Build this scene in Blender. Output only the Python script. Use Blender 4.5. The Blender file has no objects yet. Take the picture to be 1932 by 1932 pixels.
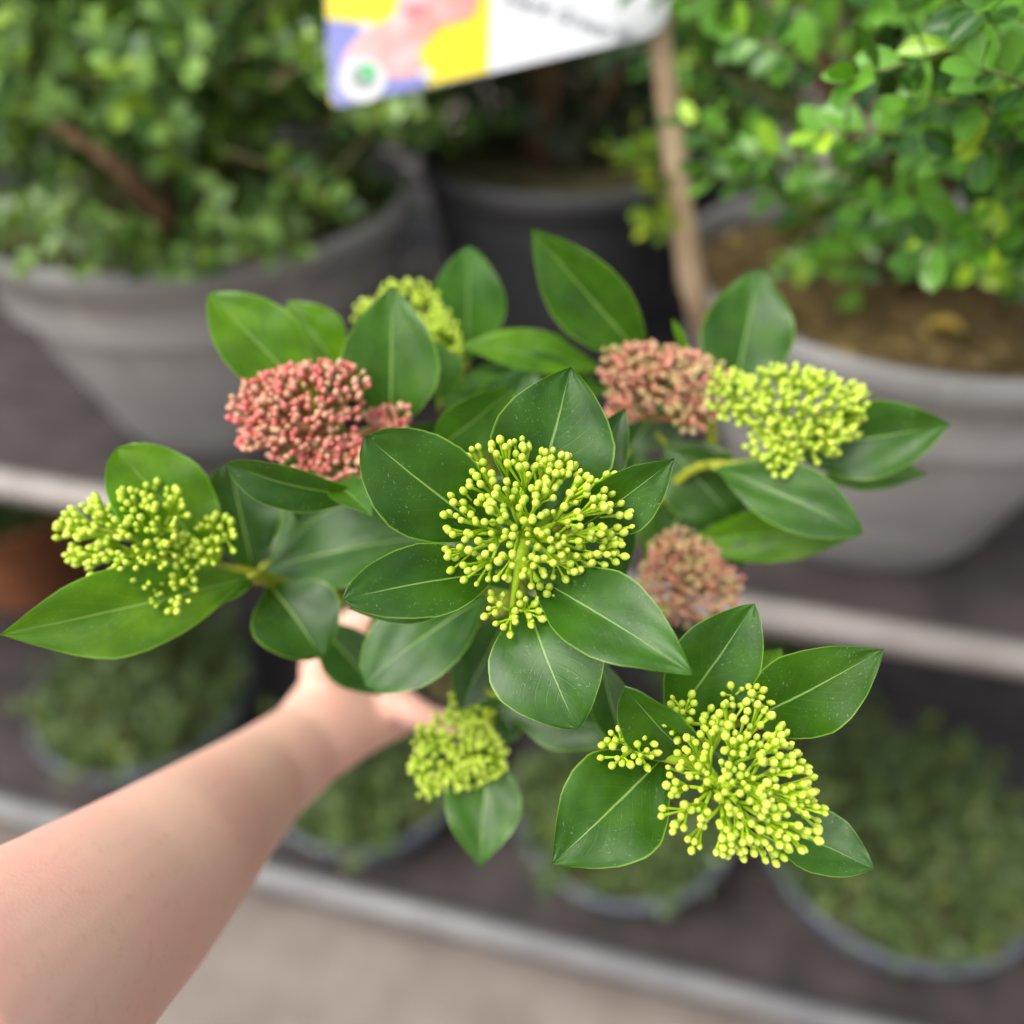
import bpy, bmesh, math, random
import numpy as np
from mathutils import Vector, Matrix, Euler

R = math.radians
sc = bpy.context.scene
COL = sc.collection

# ------------------------------------------------------------------ camera
CAM_H = 1.55
PITCH = R(38.0)
FOV = R(60.0)
cam_d = bpy.data.cameras.new('camera')
cam = bpy.data.objects.new('camera', cam_d); COL.objects.link(cam)
cam.location = (0, 0, CAM_H)
cam.rotation_euler = (R(90) - PITCH, 0, 0)
cam_d.sensor_fit = 'HORIZONTAL'
cam_d.angle = FOV
cam_d.clip_start = 0.01; cam_d.clip_end = 200
cam_d.dof.use_dof = True
cam_d.dof.focus_distance = 0.272
cam_d.dof.aperture_fstop = cam_d.lens / 1000.0 / 0.0094      # aperture diameter about 9.4 mm
sc.camera = cam

# ------------------------------------------------------------------ world, sun, exposure
SUN_EL, SUN_AZ = R(58), R(-122)          # azimuth from +Y, clockwise seen from above (negative = left)
w = bpy.data.worlds.new('World'); sc.world = w; w.use_nodes = True
nt = w.node_tree
bg = nt.nodes['Background']
sky = nt.nodes.new('ShaderNodeTexSky'); sky.sky_type = 'NISHITA'
sky.sun_disc = False; sky.sun_elevation = SUN_EL; sky.sun_rotation = SUN_AZ
sky.dust_density = 7.0; sky.air_density = 1.0; sky.ozone_density = 0.6
hsv = nt.nodes.new('ShaderNodeHueSaturation'); hsv.inputs['Saturation'].default_value = 0.35      # bright hazy overcast
nt.links.new(sky.outputs[0], hsv.inputs['Color']); nt.links.new(hsv.outputs[0], bg.inputs[0]); bg.inputs[1].default_value = 0.15
sd = bpy.data.lights.new('sun', 'SUN'); sd.energy = 1.0; sd.angle = R(60); sd.color = (1.0, 0.95, 0.88)
so = bpy.data.objects.new('sun', sd); COL.objects.link(so)
sdir = Vector((math.sin(SUN_AZ) * math.cos(SUN_EL), math.cos(SUN_AZ) * math.cos(SUN_EL), math.sin(SUN_EL)))
so.rotation_euler = sdir.to_track_quat('Z', 'Y').to_euler()
so.location = (0, 0, 4)
sc.view_settings.view_transform = 'Standard'; sc.view_settings.look = 'None'
sc.view_settings.gamma = 1.0; sc.view_settings.exposure = 0.82
sc.view_settings.use_curve_mapping = False
sc.cycles.use_denoising = True
sc.cycles.max_bounces = 8; sc.cycles.transparent_max_bounces = 8

# ------------------------------------------------------------------ pixel -> place (photo seen at 1932 px)
FP = 966.0 / math.tan(FOV / 2)
EX = Vector((1, 0, 0))
EY = Vector((0, math.sin(PITCH), math.cos(PITCH)))
EF = Vector((0, math.cos(PITCH), -math.sin(PITCH)))
EZ = -EF
CAM = Vector((0, 0, CAM_H))
def P(u, v, d):
    return CAM + EX * ((u - 966) / FP * d) + EY * ((966 - v) / FP * d) + EF * d
def proj(p):
    q = p - CAM; d = q.dot(EF)
    return 966 + FP * q.dot(EX) / d, 966 - FP * q.dot(EY) / d, d
def on_z(u, v, z):
    r = EX * (u - 966) + EY * (966 - v) + EF * FP
    return CAM + r * ((z - CAM_H) / r.z)

# ------------------------------------------------------------------ helpers
def tag(o, label=None, cat=None, group=None, kind=None):
    if label: o['label'] = label
    if cat: o['category'] = cat
    if group: o['group'] = group
    if kind: o['kind'] = kind
    return o
def empty(name, loc):
    o = bpy.data.objects.new(name, None); COL.objects.link(o); o.location = loc
    o.empty_display_size = 0.02
    return o
WORLD_LOC = {}
def link(name, me, parent=None, origin=(0, 0, 0), mat=None):
    """mesh verts are relative to origin (world); parent has no rotation or scale"""
    o = bpy.data.objects.new(name, me); COL.objects.link(o)
    org = Vector(origin)
    WORLD_LOC[o.name] = org.copy()
    if parent:
        o.parent = parent
        o.location = org - WORLD_LOC.get(parent.name, parent.location)
    else:
        o.location = org
    if mat and not me.materials: me.materials.append(mat)
    return o
def mesh(name, verts, faces, smooth=True, mat=None, uvs=None):
    me = bpy.data.meshes.new(name)
    me.from_pydata([tuple(v) for v in verts], [], faces)
    if smooth: me.polygons.foreach_set('use_smooth', [True] * len(me.polygons))
    if uvs is not None:
        ul = me.uv_layers.new(name='UVMap')
        for l in me.loops: ul.data[l.index].uv = uvs[l.vertex_index]
    if mat: me.materials.append(mat)
    me.update()
    return me
class MB:
    def __init__(s): s.v = []; s.f = []
    def add(s, verts, faces):
        o = len(s.v); s.v += [Vector(v) for v in verts]; s.f += [tuple(i + o for i in f) for f in faces]
    def tube(s, pts, rad, n=6, cap=True):
        pts = [Vector(p) for p in pts]; m = len(pts)
        if not hasattr(rad, '__len__'): rad = [rad] * m
        up = None; vs = []; fs = []
        for i, p in enumerate(pts):
            t = (pts[min(i + 1, m - 1)] - pts[max(i - 1, 0)])
            if t.length < 1e-9: t = Vector((0, 0, 1))
            t.normalize()
            if up is None:
                up = t.orthogonal().normalized()
            up = (up - t * up.dot(t))
            if up.length < 1e-6: up = t.orthogonal()
            up.normalize(); sdv = t.cross(up)
            for k in range(n):
                a = 2 * math.pi * k / n
                vs.append(p + (up * math.cos(a) + sdv * math.sin(a)) * rad[i])
        for i in range(m - 1):
            for k in range(n):
                fs.append((i * n + k, i * n + (k + 1) % n, (i + 1) * n + (k + 1) % n, (i + 1) * n + k))
        if cap:
            fs.append(tuple(range(n - 1, -1, -1))); fs.append(tuple((m - 1) * n + k for k in range(n)))
        s.add(vs, fs)
    def lathe(s, prof, c, n=48, axis=None):
        c = Vector(c); az = Vector(axis).normalized() if axis else Vector((0, 0, 1))
        ax = az.orthogonal().normalized(); ay = az.cross(ax)
        vs = []; fs = []; m = len(prof)
        for (r, z) in prof:
            for k in range(n):
                a = 2 * math.pi * k / n
                vs.append(c + ax * (r * math.cos(a)) + ay * (r * math.sin(a)) + az * z)
        for i in range(m - 1):
            for k in range(n):
                fs.append((i * n + k, i * n + (k + 1) % n, (i + 1) * n + (k + 1) % n, (i + 1) * n + k))
        s.add(vs, fs)
    def box(s, c, ex, ey, ez):
        c = Vector(c); vs = []
        for sx in (-1, 1):
            for sy in (-1, 1):
                for sz in (-1, 1): vs.append(c + ex * sx + ey * sy + ez * sz)
        s.add(vs, [(0, 1, 3, 2), (4, 6, 7, 5), (0, 4, 5, 1), (2, 3, 7, 6), (0, 2, 6, 4), (1, 5, 7, 3)])
    def build(s, name, mat, parent=None, origin=(0, 0, 0), smooth=True):
        o = Vector(origin)
        return link(name, mesh(name, [v - o for v in s.v], s.f, smooth, mat), parent, origin)

# ------------------------------------------------------------------ materials
def mat(name):
    m = bpy.data.materials.new(name); m.use_nodes = True
    n = m.node_tree.nodes; l = m.node_tree.links
    return m, n, l, n['Principled BSDF'], n['Material Output']
def node(n, t, **kw):
    x = n.new(t)
    for k, v in kw.items():
        if k.startswith('i_'): x.inputs[int(k[2:])].default_value = v
        else: setattr(x, k, v)
    return x
def mth(n, l, op, a, b=None, c=None, clamp=False):
    x = n.new('ShaderNodeMath'); x.operation = op; x.use_clamp = clamp
    for i, q in enumerate((a, b, c)):
        if q is None: continue
        if isinstance(q, (int, float)): x.inputs[i].default_value = q
        else: l.new(q, x.inputs[i])
    return x.outputs[0]
def mixc(n, l, fac, a, b):
    x = n.new('ShaderNodeMix'); x.data_type = 'RGBA'
    if isinstance(fac, (int, float)): x.inputs[0].default_value = fac
    else: l.new(fac, x.inputs[0])
    for i, q in ((6, a), (7, b)):
        if isinstance(q, tuple): x.inputs[i].default_value = (*q, 1)
        else: l.new(q, x.inputs[i])
    return x.outputs[2]
def sstep(n, l, x, lo, hi):
    m = n.new('ShaderNodeMapRange'); m.interpolation_type = 'SMOOTHSTEP'
    l.new(x, m.inputs[0])
    for i, q in ((1, lo), (2, hi)):
        if isinstance(q, (int, float)): m.inputs[i].default_value = q
        else: l.new(q, m.inputs[i])
    return m.outputs[0]
def bump(n, l, h, strength, dist, bsdf):
    b = n.new('ShaderNodeBump'); b.inputs['Strength'].default_value = strength
    b.inputs['Distance'].default_value = dist
    l.new(h, b.inputs['Height']); l.new(b.outputs[0], bsdf.inputs['Normal'])
    return b.outputs[0]

def plain(name, c1, c2, rough=0.6, scale=20, bs=0.2, bd=0.002, detail=4, spec=0.4, bscale=None, metal=0.0):
    m, n, l, b, o = mat(name)
    tc = node(n, 'ShaderNodeTexCoord')
    nz = node(n, 'ShaderNodeTexNoise'); nz.inputs['Scale'].default_value = scale; nz.inputs['Detail'].default_value = detail
    l.new(tc.outputs['Object'], nz.inputs['Vector'])
    l.new(mixc(n, l, sstep(n, l, nz.outputs[0], .3, .7), c1, c2), b.inputs['Base Color'])
    b.inputs['Roughness'].default_value = rough; b.inputs['Specular IOR Level'].default_value = spec
    b.inputs['Metallic'].default_value = metal
    n2 = node(n, 'ShaderNodeTexNoise'); n2.inputs['Scale'].default_value = bscale or scale * 6; n2.inputs['Detail'].default_value = 5
    l.new(tc.outputs['Object'], n2.inputs['Vector'])
    if bs: bump(n, l, n2.outputs[0], bs, bd, b)
    return m

def leaf_material():
    m, n, l, b, out = mat('skimmia_leaf')
    uv = node(n, 'ShaderNodeUVMap'); sep = node(n, 'ShaderNodeSeparateXYZ'); l.new(uv.outputs[0], sep.inputs[0])
    s_ = mth(n, l, 'MULTIPLY_ADD', sep.outputs[0], 2.0, -1.0); sa = mth(n, l, 'ABSOLUTE', s_); t = sep.outputs[1]
    tc = node(n, 'ShaderNodeTexCoord'); oi = node(n, 'ShaderNodeObjectInfo')
    off = node(n, 'ShaderNodeVectorMath', operation='ADD'); l.new(tc.outputs['Object'], off.inputs[0])
    rv = node(n, 'ShaderNodeCombineXYZ'); r10 = mth(n, l, 'MULTIPLY', oi.outputs['Random'], 7.3)
    for i in range(3): l.new(r10, rv.inputs[i])
    l.new(rv.outputs[0], off.inputs[1]); co = off.outputs[0]
    nz = node(n, 'ShaderNodeTexNoise'); nz.inputs['Scale'].default_value = 60; nz.inputs['Detail'].default_value = 4; l.new(co, nz.inputs[0])
    base = mixc(n, l, sstep(n, l, nz.outputs[0], .3, .72), (0.020, 0.078, 0.003), (0.041, 0.132, 0.007))
    # side veins
    wv = mth(n, l, 'SINE', mth(n, l, 'MULTIPLY', mth(n, l, 'MULTIPLY_ADD', sa, -0.42, t), 62.0))
    vein = mth(n, l, 'MULTIPLY', sstep(n, l, wv, .88, 1.0), sstep(n, l, sa, .95, .3))
    base = mixc(n, l, mth(n, l, 'MULTIPLY', vein, .10), base, (0.08, 0.2, 0.04))
    # per-leaf tint: leaf age, plus backlit glow and sky sheen painted in
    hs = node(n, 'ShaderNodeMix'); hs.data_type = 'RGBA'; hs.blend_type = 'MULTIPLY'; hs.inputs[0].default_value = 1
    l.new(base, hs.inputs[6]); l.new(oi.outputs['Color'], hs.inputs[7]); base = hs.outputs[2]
    # margin
    nm = node(n, 'ShaderNodeTexNoise'); nm.inputs['Scale'].default_value = 250; l.new(co, nm.inputs[0])
    ml = mth(n, l, 'MULTIPLY_ADD', nm.outputs[0], 0.03, 0.938)
    base = mixc(n, l, mth(n, l, 'MULTIPLY', sstep(n, l, sa, ml, .99), .75), base, (0.20, 0.38, 0.05))
    # midrib
    mw = mth(n, l, 'MULTIPLY_ADD', t, -0.040, 0.050)
    wob = mth(n, l, 'MULTIPLY_ADD', nm.outputs[0], 0.02, -0.01)
    sm = mth(n, l, 'ABSOLUTE', mth(n, l, 'ADD', s_, wob))
    mid = mth(n, l, 'SUBTRACT', 1.0, sstep(n, l, sm, mth(n, l, 'MULTIPLY', mw, .35), mw))
    mid = mth(n, l, 'MULTIPLY', mid, sstep(n, l, t, .97, .80))
    base = mixc(n, l, mth(n, l, 'MULTIPLY', mid, .8), base, (0.24, 0.40, 0.13))
    # dust and pale fibres lying on the blade
    specks = None
    for k, (sx, sy, th) in enumerate(((2600, 500, .735), (500, 2600, .74))):
        mp = node(n, 'ShaderNodeMapping'); mp.inputs['Scale'].default_value = (sx, sy, 900)
        mp.inputs['Rotation'].default_value = (0.3, 0.2, 0.6 + k)
        ds = node(n, 'ShaderNodeTexNoise'); ds.inputs['Scale'].default_value = 120; l.new(co, ds.inputs[0])
        va = node(n, 'ShaderNodeVectorMath', operation='MULTIPLY_ADD'); l.new(ds.outputs['Color'], va.inputs[0]); va.inputs[1].default_value = (.004,) * 3; l.new(co, va.inputs[2])
        l.new(va.outputs[0], mp.inputs[0])
        sp = node(n, 'ShaderNodeTexNoise'); sp.inputs['Scale'].default_value = 1.0; sp.inputs['Detail'].default_value = 1.0; l.new(mp.outputs[0], sp.inputs[0])
        q = sstep(n, l, sp.outputs[0], th - .035, th)
        specks = q if specks is None else mth(n, l, 'MAXIMUM', specks, q)
    n3 = node(n, 'ShaderNodeTexNoise'); n3.inputs['Scale'].default_value = 90; n3.inputs['Detail'].default_value = 3; l.new(co, n3.inputs[0])
    dust = mth(n, l, 'MULTIPLY', specks, sstep(n, l, n3.outputs[0], .40, .62))
    base = mixc(n, l, mth(n, l, 'MULTIPLY', dust, .5), base, (0.22, 0.32, 0.20))
    n6 = node(n, 'ShaderNodeTexNoise'); n6.inputs['Scale'].default_value = 210; n6.inputs['Detail'].default_value = 3; l.new(co, n6.inputs[0])
    base = mixc(n, l, mth(n, l, 'MULTIPLY', sstep(n, l, n6.outputs[0], .735, .77), .6), base, (0.13, 0.09, 0.02))
    l.new(base, b.inputs['Base Color'])
    b.inputs['Specular IOR Level'].default_value = 0.5
    l.new(mth(n, l, 'MULTIPLY_ADD', n3.outputs[0], .34, .24), b.inputs['Roughness'])
    nb = node(n, 'ShaderNodeTexNoise'); nb.inputs['Scale'].default_value = 420; nb.inputs['Detail'].default_value = 4; l.new(co, nb.inputs[0])
    h = mth(n, l, 'ADD', mth(n, l, 'MULTIPLY', nb.outputs[0], .5), mth(n, l, 'MULTIPLY_ADD', mid, -.8, mth(n, l, 'MULTIPLY', vein, -.12)))
    nrm = bump(n, l, h, .35, .0006, b)
    tr = node(n, 'ShaderNodeBsdfTranslucent'); l.new(nrm, tr.inputs['Normal'])
    tcx = node(n, 'ShaderNodeMix'); tcx.data_type = 'RGBA'; tcx.blend_type = 'MULTIPLY'; tcx.inputs[0].default_value = 1
    l.new(base, tcx.inputs[6]); tcx.inputs[7].default_value = (3.2, 3.0, .25, 1); l.new(tcx.outputs[2], tr.inputs[0])
    ms = node(n, 'ShaderNodeMixShader'); ms.inputs[0].default_value = .36
    l.new(b.outputs[0], ms.inputs[1]); l.new(tr.outputs[0], ms.inputs[2]); l.new(ms.outputs[0], out.inputs[0])
    return m

def shrub_leaf_material(name, c_dark, c_mid, c_young, young=.86, trans=.35, rough=.36):
    m, n, l, b, out = mat(name)
    geo = node(n, 'ShaderNodeNewGeometry'); oi = node(n, 'ShaderNodeObjectInfo')
    rnd = mth(n, l, 'FRACT', mth(n, l, 'ADD', geo.outputs['Random Per Island'], oi.outputs['Random']))
    c = mixc(n, l, sstep(n, l, rnd, .1, .85), c_dark, c_mid)
    c = mixc(n, l, sstep(n, l, rnd, young, young + .06), c, c_young)
    uv = node(n, 'ShaderNodeUVMap'); sep = node(n, 'ShaderNodeSeparateXYZ'); l.new(uv.outputs[0], sep.inputs[0])
    sa = mth(n, l, 'ABSOLUTE', mth(n, l, 'MULTIPLY_ADD', sep.outputs[0], 2.0, -1.0))
    edge = sstep(n, l, sa, .86, .98); mid = sstep(n, l, sa, .10, .02)
    c = mixc(n, l, mth(n, l, 'MULTIPLY', mth(n, l, 'MAXIMUM', mth(n, l, 'MULTIPLY', edge, .5), mth(n, l, 'MULTIPLY', mid, .35)), 1.0), c, (.22, .36, .10))
    l.new(c, b.inputs['Base Color']); b.inputs['Roughness'].default_value = rough
    tr = node(n, 'ShaderNodeBsdfTranslucent')
    tm = node(n, 'ShaderNodeMix'); tm.data_type = 'RGBA'; tm.blend_type = 'MULTIPLY'; tm.inputs[0].default_value = 1
    l.new(c, tm.inputs[6]); tm.inputs[7].default_value = (2.0, 1.9, .3, 1); l.new(tm.outputs[2], tr.inputs[0])
    ms = node(n, 'ShaderNodeMixShader'); ms.inputs[0].default_value = trans
    l.new(b.outputs[0], ms.inputs[1]); l.new(tr.outputs[0], ms.inputs[2]); l.new(ms.outputs[0], out.inputs[0])
    return m

def bud_material(name, cols, stops, tip):
    m, n, l, b, out = mat(name)
    geo = node(n, 'ShaderNodeNewGeometry'); oi = node(n, 'ShaderNodeObjectInfo')
    rnd = mth(n, l, 'FRACT', mth(n, l, 'ADD', geo.outputs['Random Per Island'], oi.outputs['Random']))
    cr = node(n, 'ShaderNodeValToRGB'); l.new(rnd, cr.inputs[0])
    el = cr.color_ramp.elements
    while len(el) < len(cols): el.new(.5)
    for e, c, s in zip(el, cols, stops): e.position = s; e.color = (*c, 1)
    uv = node(n, 'ShaderNodeUVMap'); sep = node(n, 'ShaderNodeSeparateXYZ'); l.new(uv.outputs[0], sep.inputs[0])
    c = mixc(n, l, mth(n, l, 'MULTIPLY', sstep(n, l, sep.outputs[1], .55, 1.0), .55), cr.outputs[0], tip)
    c = mixc(n, l, mth(n, l, 'MULTIPLY', sstep(n, l, sep.outputs[1], .22, .0), .6), c, (0.34, 0.52, 0.02))
    l.new(c, b.inputs['Base Color'])
    b.inputs['Roughness'].default_value = .42; b.inputs['Specular IOR Level'].default_value = .4
    b.inputs['Subsurface Weight'].default_value = .5; b.inputs['Subsurface Radius'].default_value = (.8, .9, .2)
    b.inputs['Subsurface Scale'].default_value = .0012
    return m

M = {}
M['leaf'] = leaf_material()
M['box_leaf'] = shrub_leaf_material('shrub_leaf_bright', (.016, .075, .007), (.115, .31, .022), (.34, .54, .025), .90, trans=.18, rough=.30)
M['box_leaf_dull'] = shrub_leaf_material('shrub_leaf_dull', (.034, .095, .020), (.22, .39, .085), (.22, .36, .025), .92, trans=.16, rough=.34)
M['dark_leaf'] = shrub_leaf_material('shrub_leaf_dark', (.006, .018, .012), (.018, .050, .026), (.05, .09, .02), .93, trans=.15, rough=.5)  # dark leaf colour also carries the shade among the crowded back shrubs
M['ground_leaf'] = shrub_leaf_material('ground_cover_leaf', (.045, .085, .030), (.12, .19, .058), (.20, .25, .07), .86, trans=.25, rough=.5)
M['yellow_leaf'] = shrub_leaf_material('young_leaf', (.12, .22, .01), (.22, .34, .015), (.30, .40, .02), .7, trans=.35)
M['green_bud'] = bud_material('green_bud', [(.34, .50, .020), (.43, .57, .042), (.53, .64, .09)], [0, .5, 1], (.59, .70, .14))
M['pink_bud'] = bud_material('pink_bud', [(.58, .085, .10), (.58, .15, .15), (.58, .29, .22), (.60, .44, .26)], [0, .40, .66, .9], (.68, .30, .22))
M['dull_pink_bud'] = bud_material('dull_pink_bud', [(.56, .14, .15), (.54, .24, .19), (.50, .34, .21), (.46, .42, .19)], [0, .3, .6, .9], (.55, .34, .18))
M['green_stalk'] = plain('green_stalk', (.34, .52, .010), (.42, .60, .022), .6, 200, .1, .0003)
M['pink_stalk'] = plain('pink_stalk', (.42, .14, .07), (.36, .26, .08), .5, 200, .1, .0003)
M['stem'] = plain('skimmia_stem', (.16, .24, .02), (.30, .32, .02), .5, 80, .2, .0008)
M['bark'] = plain('bark', (.10, .055, .03), (.26, .145, .08), .8, 60, .5, .002)
M['twig'] = plain('twig', (.10, .13, .03), (.20, .15, .07), .7, 90, .2, .0008)

# ------------------------------------------------------------------ ground
M['paving'] = plain('paving', (.165, .136, .118), (.215, .182, .16), .85, 9, .35, .004, detail=8, bscale=120)
gm = MB(); gm.add([(-40, -40, 0), (40, -40, 0), (40, 40, 0), (-40, 40, 0)], [(0, 1, 2, 3)])
ground = gm.build('ground', M['paving'], smooth=False); tag(ground, kind='structure')

# ------------------------------------------------------------------ display bench (two decks with front rails)
PHI = R(14.4)
SX = Vector((math.cos(PHI), -math.sin(PHI), 0)); SY = Vector((math.sin(PHI), math.cos(PHI), 0)); SZ = Vector((0, 0, 1))
RAIL0 = Vector((0, .70, 0))
Z_UP, Z_LO = .92, .11
M['rail'] = plain('weathered_rail', (.225, .205, .188), (.295, .272, .25), .55, 14, .15, .002)
M['rail_low'] = plain('galvanised_rail', (.16, .16, .165), (.21, .208, .208), .5, 14, .15, .002)
M['deck'] = plain('dark_deck', (.030, .025, .025), (.058, .047, .045), .7, 12, .4, .003)
bench = empty('display_bench', RAIL0)
tag(bench, 'two tier plant bench with dark decks and pale front rails', 'bench')
def rail(name, z, h, dpt, m):
    b = bmesh.new()
    bmesh.ops.create_cube(b, size=1)
    bmesh.ops.scale(b, vec=(3.6, dpt, h), verts=b.verts)
    bmesh.ops.bevel(b, geom=[e for e in b.edges], offset=.006, segments=3, affect='EDGES')
    me = bpy.data.meshes.new(name); b.to_mesh(me); b.free()
    me.polygons.foreach_set('use_smooth', [True] * len(me.polygons))
    o = link(name, me, bench, RAIL0 + SX * -.3 + SZ * z, m)
    o.rotation_euler = (0, 0, -PHI)
    return o
rail('upper_rail', Z_UP + .003, .034, .030, M['rail'])
rail('lower_rail', .135, .045, .035, M['rail_low'])
for zz, nm in ((Z_UP, 'upper_board'), (Z_LO, 'lower_board')):
    for k in range(9):
        mb = MB(); c = RAIL0 + SX * -.3 + SY * (.10 + .165 * k + .005) + SZ * (zz - .0125)
        mb.box(Vector((0, 0, 0)), SX * 1.78, SY * .079, SZ * .0125)
        me = mesh(nm, mb.v, mb.f, False, M['deck']); link(nm, me, bench, c)
for sx in (-2.05, 1.45):
    for sy in (.03, 1.5):
        mb = MB(); mb.box(Vector((0, 0, 0)), SX * .02, SY * .02, SZ * .475)
        link('post', mesh('post', mb.v, mb.f, False, M['rail_low']), bench, RAIL0 + SX * sx + SY * sy + SZ * .475)

# ------------------------------------------------------------------ shrubs and pots
def small_leaf(name, ln=1.0, wd=.29, cup=.10, bend=.08, nu=4, nv=6, tm=.58):
    vs, uv, fs = [], [], []
    for j in range(nv + 1):
        t = j / nv
        hw = wd * (math.sin(math.pi / 2 * t / tm) ** .8 if t < tm else math.cos(math.pi / 2 * (t - tm) / (1 - tm)) ** .55 if t < 1 else 0)
        if j == 0: hw = .02
        for i in range(nu + 1):
            s = -1 + 2 * i / nu
            vs.append((s * hw, t * ln, cup * abs(s) * hw * 1.6 - bend * (t * t)))
            uv.append((s * .5 + .5, t))
    for j in range(nv):
        for i in range(nu):
            a = j * (nu + 1) + i; fs.append((a, a + 1, a + nu + 2, a + nu + 1))
    return np.array(vs), fs, uv
LEAFV = [small_leaf('a', wd=.265, nv=7), small_leaf('b', wd=.285, cup=.25, bend=.14, nv=7), small_leaf('c', wd=.24, cup=-.05, bend=-.06, nv=7)]
LEAFT = small_leaf('t', wd=.3, nu=2, nv=3)

def ellipsoid_dir(rng):
    while True:
        v = Vector((rng.uniform(-1, 1), rng.uniform(-1, 1), rng.uniform(-1, 1)))
        if .05 < v.length < 1: return v.normalized()

def joined_leaves(name, mats, lv, material, parent, origin):
    base, fs, uv = lv[0] if isinstance(lv, list) else lv
    nv = len(base); allv = []; allf = []; alluv = []
    for k, mx in enumerate(mats):
        b_ = (lv[k % len(lv)][0] if isinstance(lv, list) else base)
        A = np.array(mx)
        allv.append(b_ @ A[:3, :3].T + A[:3, 3] - np.array(origin))
        allf += [tuple(i + k * nv for i in f) for f in fs]; alluv += uv
    me = mesh(name, np.concatenate(allv).tolist(), allf, True, material, alluv)
    o = link(name, me, parent, origin); o['kind'] = 'stuff'
    return o

def leaf_matrix(pos, along, nrm, size):
    y = along.normalized(); z = nrm - y * nrm.dot(y)
    if z.length < 1e-4: z = y.orthogonal()
    z.normalize(); x = y.cross(z)
    m = Matrix.Identity(4)
    m.col[0] = (*(x * size), 0); m.col[1] = (*(y * size), 0); m.col[2] = (*(z * size), 0); m.col[3] = (*pos, 1)
    return m

def sprig(rng, start, tip, lsize, gap, mats, twigs, sag=.0, first=.35):
    d = tip - start; L = d.length; dn = d.normalized()
    pts = []
    bow = Vector((rng.uniform(-1, 1), rng.uniform(-1, 1), rng.uniform(-.3, 1))) * L * .10
    nseg = 6
    for i in range(nseg + 1):
        t = i / nseg
        pts.append(start + d * t + bow * math.sin(math.pi * t) - Vector((0, 0, sag * t * t)))
    twigs.tube(pts, [.0016 * (1 - .6 * i / nseg) for i in range(nseg + 1)], 5, False)
    side = dn.orthogonal().normalized(); a = rng.uniform(0, 6.28)
    s = first * L
    while s < L:
        t = s / L; i = min(int(t * nseg), nseg - 1); fr = t * nseg - i
        p = pts[i].lerp(pts[i + 1], fr); tn = (pts[i + 1] - pts[i]).normalized()
        for k in (0, 1):
            aa = a + math.pi * k + rng.uniform(-.35, .35)
            o = (Matrix.Rotation(aa, 3, dn) @ side)
            al = (o * rng.uniform(.75, 1.1) + tn * rng.uniform(.45, .95) + Vector((0, 0, .18))).normalized()
            nr = (tn * 1.0 - o * .35 + Vector((0, 0, .75)) + Vector((rng.uniform(-.4, .4), rng.uniform(-.4, .4), 0)))
            mats.append(leaf_matrix(p, al, nr, lsize * rng.uniform(.72, 1.15) * (1 - .25 * max(0, t - .8) / .2)))
        a += math.pi / 2 + rng.uniform(-.25, .25); s += gap * rng.uniform(.8, 1.2)
    # tip pair
    for k in (0, 1):
        o = (Matrix.Rotation(a + math.pi * k, 3, dn) @ side)
        mats.append(leaf_matrix(pts[-1], (dn + o * .5), (o * -1 + dn * .3 + Vector((0, 0, .6))), lsize * .75))

def pot_profile(rim, base, h, lip=.022, wall=.006):
    pr = [(0.001, .004), (base * .96, .004), (base, 0.0), (base + .004, .006)]
    n = 10
    for i in range(1, n + 1):
        t = i / n; r = base + (rim - lip * .35 - base) * (t ** .85); z = h * t * .90
        rib = .0016 * math.sin(t * math.pi * 5)
        pr.append((r + rib, z))
    pr += [(rim - .004, h * .905), (rim, h * .915), (rim + .001, h * .985), (rim - .003, h), (rim - wall - .004, h * .995), (rim - wall - .008, h * .88),
           (rim - wall - .012, h * .70)]
    return pr

M['pot_grey'] = plain('grey_plastic_pot', (.225, .220, .218), (.29, .284, .28), .42, 7, .12, .002, bscale=40)
def scuffed(m, dust, amount):
    n = m.node_tree.nodes; l = m.node_tree.links; b = n['Principled BSDF']
    src = b.inputs['Base Color'].links[0].from_socket
    tc = node(n, 'ShaderNodeTexCoord'); mp = node(n, 'ShaderNodeMapping'); mp.inputs['Scale'].default_value = (9, 9, 26); l.new(tc.outputs['Object'], mp.inputs[0])
    nz = node(n, 'ShaderNodeTexNoise'); nz.inputs['Scale'].default_value = 1; nz.inputs['Detail'].default_value = 6; l.new(mp.outputs[0], nz.inputs[0])
    mp2 = node(n, 'ShaderNodeMapping'); mp2.inputs['Scale'].default_value = (45, 45, 5); l.new(tc.outputs['Object'], mp2.inputs[0])
    n2 = node(n, 'ShaderNodeTexNoise'); n2.inputs['Scale'].default_value = 1; n2.inputs['Detail'].default_value = 4; l.new(mp2.outputs[0], n2.inputs[0])
    f = mth(n, l, 'MULTIPLY', mth(n, l, 'MAXIMUM', sstep(n, l, nz.outputs[0], .56, .72), mth(n, l, 'MULTIPLY', sstep(n, l, n2.outputs[0], .60, .75), .6)), amount)
    l.new(mixc(n, l, f, src, dust), b.inputs['Base Color'])
    l.new(mth(n, l, 'MULTIPLY_ADD', f, .4, .40), b.inputs['Roughness'])
scuffed(M['pot_grey'], (.38, .365, .335), .8)
M['pot_dark'] = plain('dark_plastic_pot', (.05, .052, .056), (.080, .082, .088), .45, 7, .12, .002, bscale=40)
M['pot_blue'] = plain('bluish_black_pot', (.075, .085, .105), (.11, .125, .155), .38, 7, .12, .002, bscale=40)
M['terracotta'] = plain('terracotta', (.22, .07, .028), (.29, .105, .045), .75, 12, .2, .002)
M['soil'] = plain('potting_soil', (.10, .066, .022), (.20, .135, .045), .95, 45, 1.0, .012, detail=9, bscale=140)
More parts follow.
